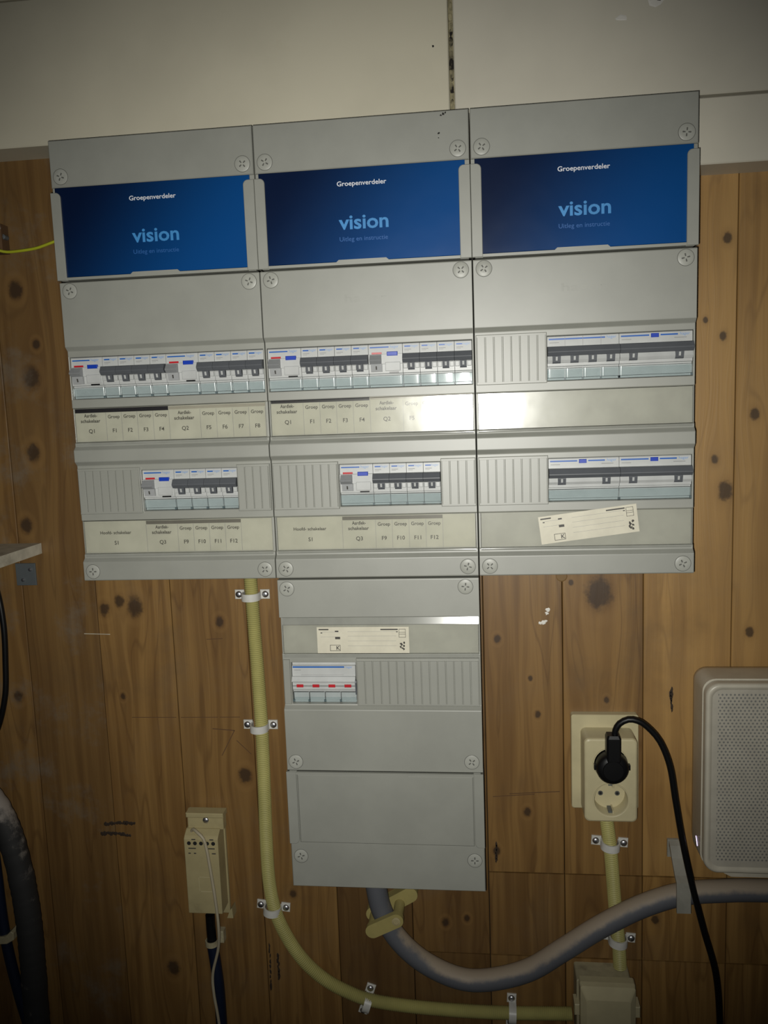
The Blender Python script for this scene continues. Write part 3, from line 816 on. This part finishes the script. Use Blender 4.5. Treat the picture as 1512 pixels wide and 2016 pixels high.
for i, (x, y, r, lb) in enumerate(spots):
    o = clamp if i == 0 else dup(clamp, (0, 0, 0))
    o.location = V(x, y, -94.6); o.rotation_euler = (0, -r if i == 3 or i == 4 else r, 0); o['label'] = lb
    if i == 0: o.rotation_euler = (0, r, 0)

# ================================================================== SOCKET, PLUG, JUNCTION BOX
t = thing('double_socket', 'ivory double wall socket box with a black plug in its upper outlet', 'socket', (0, 0, 0))
MB().prismp(rr(543, 620, 655.6, 771.2, 3), -94.6, -84, .8).build('back_plate', 'ivory', t)
m = MB()
rings = []
FP = -50
for p, e in ((-84, 0), (FP-3, 0), (FP-1, .8), (FP, 2.4)): rings.append([(x, y, p) for x, y in rr(553.6+e, 613+e*-1, 670.8+e, 770.6-e, 6-e*.5)])
m.loops(rings, False, False)
# front face with two round openings
xa, xb, ya, yb = 556, 610.6, 673.2, 768.2
m.holed(560, 606.8, 678, 722, 583.4, 701, 19.0, FP); m.holed(560, 606.8, 722, 766, 583.4, 743.4, 19.0, FP)
o_ = rr(556, 610.6, 673.2, 768.2, 4.8)
inner = []
for x, y in o_: inner.append((min(max(x, 560), 606.8), min(max(y, 678), 766)))
m.loops([[(x, y, FP) for x, y in o_], [(x, y, FP) for x, y in inner]], False, False)
box = m.build('housing', 'ivory', t)
for cy in (701, 743.4):
    c = MB().lathe(583.4, cy, [(19.2, FP), (20.6, FP+.5), (20.6, FP+.1), (19.0, FP+.2), (18.4, FP-1), (18.0, FP-17), (.01, FP-17)], 40, False).build('socket_cup', 'ivory', t, smooth=40)
    m = MB()
    for s in (-1, 1): m.lathe(583.4+s*9.5, cy, [(2.9, FP-17), (2.9, FP-16.6), (.01, FP-16.6)], 16)
    m.build('pin_hole', 'slot_dark', c)
    m = MB()
    for s in (-1, 1): m.lathe(583.4+s*9.5, cy, [(1.7, FP-16.7), (1.7, FP-16.4), (.01, FP-16.4)], 14)
    m.build('pin_contact', 'gap_dark', c)
    for s in (-1, 1):
        y0, y1 = sorted((cy+s*15.2, cy+s*17.8)); MB().box(581, 585, y0, y1, FP-17, FP-4).build('earth_clip', 'steel', c)
        y0, y1 = sorted((cy+s*13.6, cy+s*17.6)); MB().box(585.2, 586.6, y0, y1, FP-17, FP-1.5).build('key_rib', 'ivory', c)
t = thing('power_plug', 'black angled power plug in the upper outlet, with its cord hanging right', 'plug', (0, 0, 0))
MB().lathe(583.4, 701, [(17.4, -62), (17.6, -50), (18.2, -46), (17.8, -38), (15.5, -34), (10, -32.5), (.01, -32.2)], 36).build('plug_body', 'black_plastic', t, smooth=45)
m = MB()
for s in (-1, 1): m.box(583.4+s*18.2-1.6, 583.4+s*18.2+1.6, 697.5, 703.5, -46, -40, .5)
m.build('side_grip', 'black_plastic', t)
g = MB()
g.loops([[(x, y, p) for x, p in ((576.2+e, -46), (576.2+e, -34-e), (578.2+e, -32-e), (590-e, -32-e), (592-e, -34-e), (592-e, -46))] for y, e in ((660.6, 1.2), (664, 0), (690, 0), (697, 1))])
g.build('cable_grip', 'black_plastic', t)
MB().lathe(583.4, 701, [(12, -34), (11, -31.8), (.01, -31.6)], 24).build('plug_cap', 'black_plastic', t, smooth=40)
m = MB().tube(crv([(586, 663, -40), (586.5, 656, -39), (590.5, 648, -38), (600, 642.5, -37), (610, 643.5, -36), (620, 650, -36), (634, 667, -36), (645, 696, -36), (651.5, 737, -36), (659.5, 785, -36), (669.6, 834, -36), (683, 889, -36), (697.6, 944, -38), (704, 1005, -42), (706, 1060, -50), (706, 1120, -60)], 6), 3.5, 12)
m.build('cord', 'black_plastic', t, smooth=60)
t = thing('junction_box', 'ivory junction box at the bottom edge joining both conduits', 'junction box', (0, 0, 0))
MB().prismp(rr(544.6, 609, 977, 1062, 3), -94.6, -62, 1).build('base', 'ivory_dusty', t)
m = MB(); rs = []
for p, e in ((-66, 0), (-56, 0), (-50, 1.0), (-45.5, 9.5), (-45, 10.5)):
    rs.append([(x, y, p) for x, y in rr(547+e*.7, 612-e*.7, 974.6+e*1.5, 1063-e*1.5, 3)])
m.loops(rs).build('lid', 'ivory', t)
for a in (541, 611): MB().box(a, a+6, 1002, 1016, -70, -52, .8).build('lid_clip', 'ivory', t)

# ================================================================== THICK CABLE AND ITS HOLDERS
gp = [(303.5, 831, -62), (307, 870, -65), (312.5, 900, -67), (328.6, 936, -70), (359, 968, -72), (401, 988.5, -72), (438.8, 988.5, -70), (487.8, 972, -68), (530, 941.5, -66), (572, 910.5, -65), (618.7, 883, -65), (664.7, 866, -66), (710, 861.5, -68), (762, 860.5, -70), (900, 862, -72)]
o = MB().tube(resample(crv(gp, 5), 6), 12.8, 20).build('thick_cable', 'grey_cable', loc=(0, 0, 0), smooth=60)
tag(o, 'thick dusty grey cable swinging from the lower panel to the right edge', 'cable')
t = thing('cable_bracket', 'yellowed plastic bracket gripping the thick cable below the lower panel', 'bracket', (0, 0, 0))
def capsule(m, a, b, r, p0, p1, n=10):
    an = math.atan2(b[1]-a[1], b[0]-a[0]); pts = []
    for c, s in ((b, -90), (a, 90)):
        for i in range(n+1):
            q = an+math.radians(s+180*i/n); pts.append((c[0]+r*math.cos(q), c[1]+r*math.sin(q)))
    m.prismp(pts, p0, p1)
m = MB(); capsule(m, (303, 914), (332, 899.5), 8.6, -53.5, -46); m.build('front_bar', 'clamp_yellow', t)
m = MB(); capsule(m, (300, 914), (346, 887), 9.5, -94.6, -80); m.build('wall_base', 'clamp_yellow', t)
for x, y in ((302, 914.5), (333, 899)):
    MB().lathe(x, y, [(6.5, -80), (6.5, -53)], 16).build('post', 'clamp_yellow', t, smooth=40)
m = MB(); m.lathe(332, 899.5, [(5.2, -46), (5.2, -44.8), (3.4, -44.4), (3.4, -45.2), (.01, -45.2)], 18); m.build('screw', 'beige_box', t)
t = thing('cable_clip', 'flat grey strap clip hooked over the thick cable near the white box', 'clip', (0, 0, 0))
pf = [(815, -94.6), (813, -90), (816, -84), (826, -74), (838, -58), (842, -49), (878, -47), (878, -50), (845, -52.5), (841, -61), (828, -78), (820, -88), (820, -94.6)]
MB().prismx(pf, 656.5, 672).build('strap', 'clip_grey', t)
MB().box(655, 668, 812, 834, -94.6, -91).build('wall_tab', 'clip_grey', t)

# ================================================================== WHITE PERFORATED BOX
t = thing('perforated_box', 'white rounded plastic box with perforated front at the right edge', 'device', (0, 0, 0))
BX0, BX1, BY0, BY1 = 678.6, 905.0, 595.2, 812.0
m = MB(); rs = []
for p, e in ((-90, 6), (-84, 2), (-70, 0), (-36, 0)): rs.append([(x, y, p) for x, y in rr(BX0+e, BX1-e, BY0+e, BY1-e, 14)])
m.loops(rs); m.build('rear_shell', 'router_white', t, smooth=50)
m = MB(); rs = []
for p, e in ((-36, 1.2), (-24, 0), (-21, .8), (-20, 2.6), (-20.4, 4.6), (-22.5, 7)): rs.append([(x, y, p) for x, y in rr(BX0+e, BX1-e, BY0+.5+e, BY1-e, 15-e*.6, 8)])
m.loops(rs, False, False); m.build('front_rim', 'router_white', t, smooth=50)
gx0, gx1, gy0, gy1 = BX0+6.0, BX1-6.0, BY0+6.5, BY1-6.0
m = MB(); m.prismp(rr(gx0-.5, gx1+.5, gy0-.5, gy1+.5, 9), -36, -27); m.build('inner_panel', 'body_grey', t)
m = MB(); px = 4.25; py = 3.55; rad = 1.12; n8 = 8
hx0, hx1, hy0, hy1 = gx0+5.0, gx1-5.0, gy0+5.0, gy1-5.0
nr = int((hy1-hy0)/py); nc = int((hx1-hx0)/px)
for r in range(nr):
    y0 = hy0+r*py; off = px/2 if r % 2 else 0
    for c in range(nc-1):
        x0 = hx0+c*px+off; cx, cy = x0+px/2, y0+py/2
        o = []; i_ = []
        for k in range(n8):
            a = 2*math.pi*(k+.5)/n8; i_.append((cx+rad*math.cos(a), cy+rad*math.sin(a), -22.6))
        cn = [(x0+px, y0+py/2), (x0+px, y0+py), (x0+px/2, y0+py), (x0, y0+py), (x0, y0+py/2), (x0, y0), (x0+px/2, y0), (x0+px, y0)]
        # outer ring of 8 matched to the octagon corners
        o = [(q[0], q[1], -22.6) for q in cn]
        b = len(m.v); m.v += o+i_
        for k in range(n8):
            m.f.append((b+k, b+(k+1) % 8, b+8+k)); m.f.append((b+(k+1) % 8, b+8+(k+1) % 8, b+8+k))
hxe = hx0+(nc-1)*px+px/2; hye = hy0+nr*py
g = m.build('perforated_grille', 'router_grille', t); g['kind'] = 'stuff'
m = MB(); zz = -22.6
def ringpts(x0, x1, y0, y1): return rr(x0, x1, y0, y1, .2, 6)
oo = rr(gx0, gx1, gy0, gy1, 9, 6)
ii = rr(hx0+px/2, hxe-px/2, hy0, hye, .1, 6)
m.loops([[(x, y, zz+.02) for x, y in oo], [(x, y, zz+.02) for x, y in ii]], False, False); m.build('grille_border', 'router_grille', t)
m = MB(); rs = []
for y, e in ((812, 0), (817, 2), (821, 10)): rs.append([(x, y, p) for x, p in ((BX0+22+e, -74), (BX0+22+e, -30), (BX1-22-e, -30), (BX1-22-e, -74))])
m.loops(rs); m.build('foot', 'router_white', t)
MB().loops([[(BX0-.3, 787, -55), (BX0-.3, 788.2, -55), (BX0-.3, 796.2, -49), (BX0-.3, 795, -49)], [(BX0+1, 787, -55), (BX0+1, 788.2, -55), (BX0+1, 796.2, -49), (BX0+1, 795, -49)]]).build('status_light', 'led', t)  # bright streak put in as a small emissive strip on the left side

# ================================================================== BEIGE TERMINAL BOX, ITS CABLES
t = thing('telephone_terminal_box', 'narrow beige terminal box with five round holes, left of the long conduit', 'terminal box', (0, 0, 0))
MB().box(66, 113, 786, 926, -94.6, -90, .8).build('back_plate', 'beige_box', t)
MB().box(69, 117, 783, 789, -90, -74, 1).build('top_ledge', 'beige_box', t)
u = MB().box(69.5, 115.5, 788, 806, -90, -78, .8).build('upper_section', 'beige_box', t)
MB().lathe(93.5, 793.5, [(4, -78), (4, -77), (3, -76), (.01, -75.7)], 18).build('screw', 'chrome', u, smooth=50)
m = MB(); m.prismx([(803, -90), (804, -76), (809, -68), (812, -65), (911, -65), (911, -90)], 68, 111.5)
lid = m.build('lid', 'beige_box', t, bevel=.8)
m = MB()
for x in (74.5, 82.2, 90, 97.8, 105.5):
    m = MB().lathe(x, 817.5, [(2.5, -65.2), (2.5, -64.7), (.01, -64.7)], 14); m.build('round_hole', 'gap_dark', lid)
m = MB()
for a, b, y in ((78, 83, 811.8), (101, 106, 811.8), (73.5, 83, 823.5), (98, 107, 823.5), (73, 76, 830), (80, 83, 830), (97, 99, 830), (103, 108, 830)): m.box(a, b, y, y+1.4, -65.1, -64.85)
m.build('fine_print', 'print_dark', lid)
m = MB(); m.box(86, 104, 881, 881.6, -65.1, -64.8); m.box(84, 104, 862, 862.4, -65.1, -64.9); m.box(84, 84.4, 862, 881, -65.1, -64.9); m.build('moulded_frame', 'ivory', lid)
MB().prismp([(112, 926), (120, 926), (119, 912), (116, 916)], -94.6, -80).build('side_tab', 'beige_box', t)
o = MB().tube(crv([(76, 806, -73), (80, 801, -69), (88, 803, -63), (95, 809, -61), (98, 822, -61), (100, 838, -61), (104.5, 884, -61), (106, 925, -63), (101.5, 960, -70), (89, 1002, -78), (88.5, 1030, -78), (92, 1064, -78), (96, 1130, -80)], 5), 1.9, 8).build('thin_wire', 'thin_wire', loc=(0, 0, 0), smooth=60)
tag(o, 'thin cream wire looping over the beige terminal box and hanging below it', 'wire')
t = thing('blue_cable', 'dark blue cable with black sleeve below the beige terminal box', 'cable', (0, 0, 0))
MB().tube(crv([(87.5, 926, -86), (87.5, 948, -86), (88, 968, -86)], 5), 6.0, 12).build('black_sleeve', 'black_plastic', t, smooth=60)
MB().tube(crv([(88, 966, -86), (91, 1000, -86), (93, 1040, -86), (93, 1130, -86)], 6), 7.2, 14).build('blue_jacket', 'blue_cable', t, smooth=60)
t = thing('cable_clip', 'small white nail clip on the blue cable below the beige terminal box', 'clip', (0, 0, 0))
pf = [(80.4, -94), (80.4, -84)] + [(88-8.4*math.cos(math.radians(a)), -85+8.4*math.sin(math.radians(a))) for a in range(0, 181, 20)] + [(96.4, -94), (95, -94)] + [(88+7*math.cos(math.radians(a)), -85+7*math.sin(math.radians(a))) for a in range(0, 181, 20)] + [(81.6, -94)]
MB().prismy(pf, 960, 967).build('hoop', 'ivory_dusty', t)
MB().box(96.4, 104, 948, 964, -94.6, -84, .8).build('nail_block', 'ivory_dusty', t)

# ================================================================== LEFT EDGE
pp = resample(crv([(-230, 735, -54), (-196, 742, -52), (-172, 757, -50), (-154, 790, -48), (-143, 840, -48), (-138, 907, -50), (-139, 976, -52), (-142, 1058, -54), (-144, 1140, -56)], 5), 5)
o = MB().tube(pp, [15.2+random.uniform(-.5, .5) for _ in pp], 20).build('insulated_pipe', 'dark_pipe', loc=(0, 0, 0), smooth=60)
tag(o, 'thick dark pipe with flaking grey top bending down at the lower left edge', 'pipe')
t = thing('blue_cable', 'blue cable behind the dark pipe at the lower left edge', 'cable', (0, 0, 0))
MB().tube(crv([(-206, 700, -86), (-203, 770, -86), (-199, 860, -86), (-196, 960, -86), (-186, 1040, -86), (-172, 1110, -86)], 6), 7.0, 14).build('blue_jacket', 'blue_cable', t, smooth=60)
MB().prismp([(-208, 964), (-190, 962), (-181, 954), (-177, 956), (-178, 966), (-188, 972), (-208, 974)], -92, -76, .8).build('white_strap', 'ivory_dusty', t)
o = MB().tube(crv([(-172, 470, -88), (-160, 500, -87), (-155, 543, -86), (-157, 589, -86), (-163, 640, -86), (-182, 690, -86), (-215, 720, -88), (-260, 735, -90)], 6), 3.6, 10).build('black_cable', 'black_plastic', loc=(0, 0, 0), smooth=60)
tag(o, 'slim black cable at the left edge under the shelf', 'cable')
t = thing('wall_shelf', 'dusty white shelf board end sticking out at the left edge', 'shelf', (0, 0, 0))
MB().box(-420, -100, 442, 455, -94.6, 60).build('shelf_board', 'shelf_white', t)
t = thing('steel_plate', 'small grey steel plate with two screws under the shelf end', 'plate', (0, 0, 0))
pl = MB().box(-136, -110, 467, 495, -94.6, -92.4, .4).build('plate', 'steel', t)
for x, y in ((-116.5, 475), (-127, 488)): MB().lathe(x, y, [(2.6, -92.4), (2.2, -91.4), (.01, -91)], 14).build('screw', 'chrome', pl, smooth=50)
t = thing('earth_terminal', 'dark metal earth terminal at the upper left edge', 'terminal', (0, 0, 0))
b = MB().box(-142, -106, 62, 94, -94.6, -78, 1.2).build('block', 'rust', t)
for x, y in ((-109, 66), (-112, 84)): MB().lathe(x, y, [(4, -78), (4, -74), (3, -73), (.01, -73)], 14).build('screw', 'chrome', b, smooth=50)
for x, y in ((-106, 74),): MB().lathe(x, y+2, [(3, -90), (3, -82), (.01, -81)], 12).build('nut', 'steel', b, smooth=50)
o = MB().tube(crv([(-116, 91, -72), (-106, 93.5, -73), (-98, 95, -75), (-82, 94.6, -75), (-63, 92.8, -75), (-50, 89.6, -75), (-40, 86.7, -75), (-18, 80, -78), (1.5, 74, -80)], 4), 1.7, 10).build('earth_wire', 'earth_wire', loc=(0, 0, 0), smooth=60)
tag(o, 'thin yellow earth wire running to the side of the left panel', 'wire')
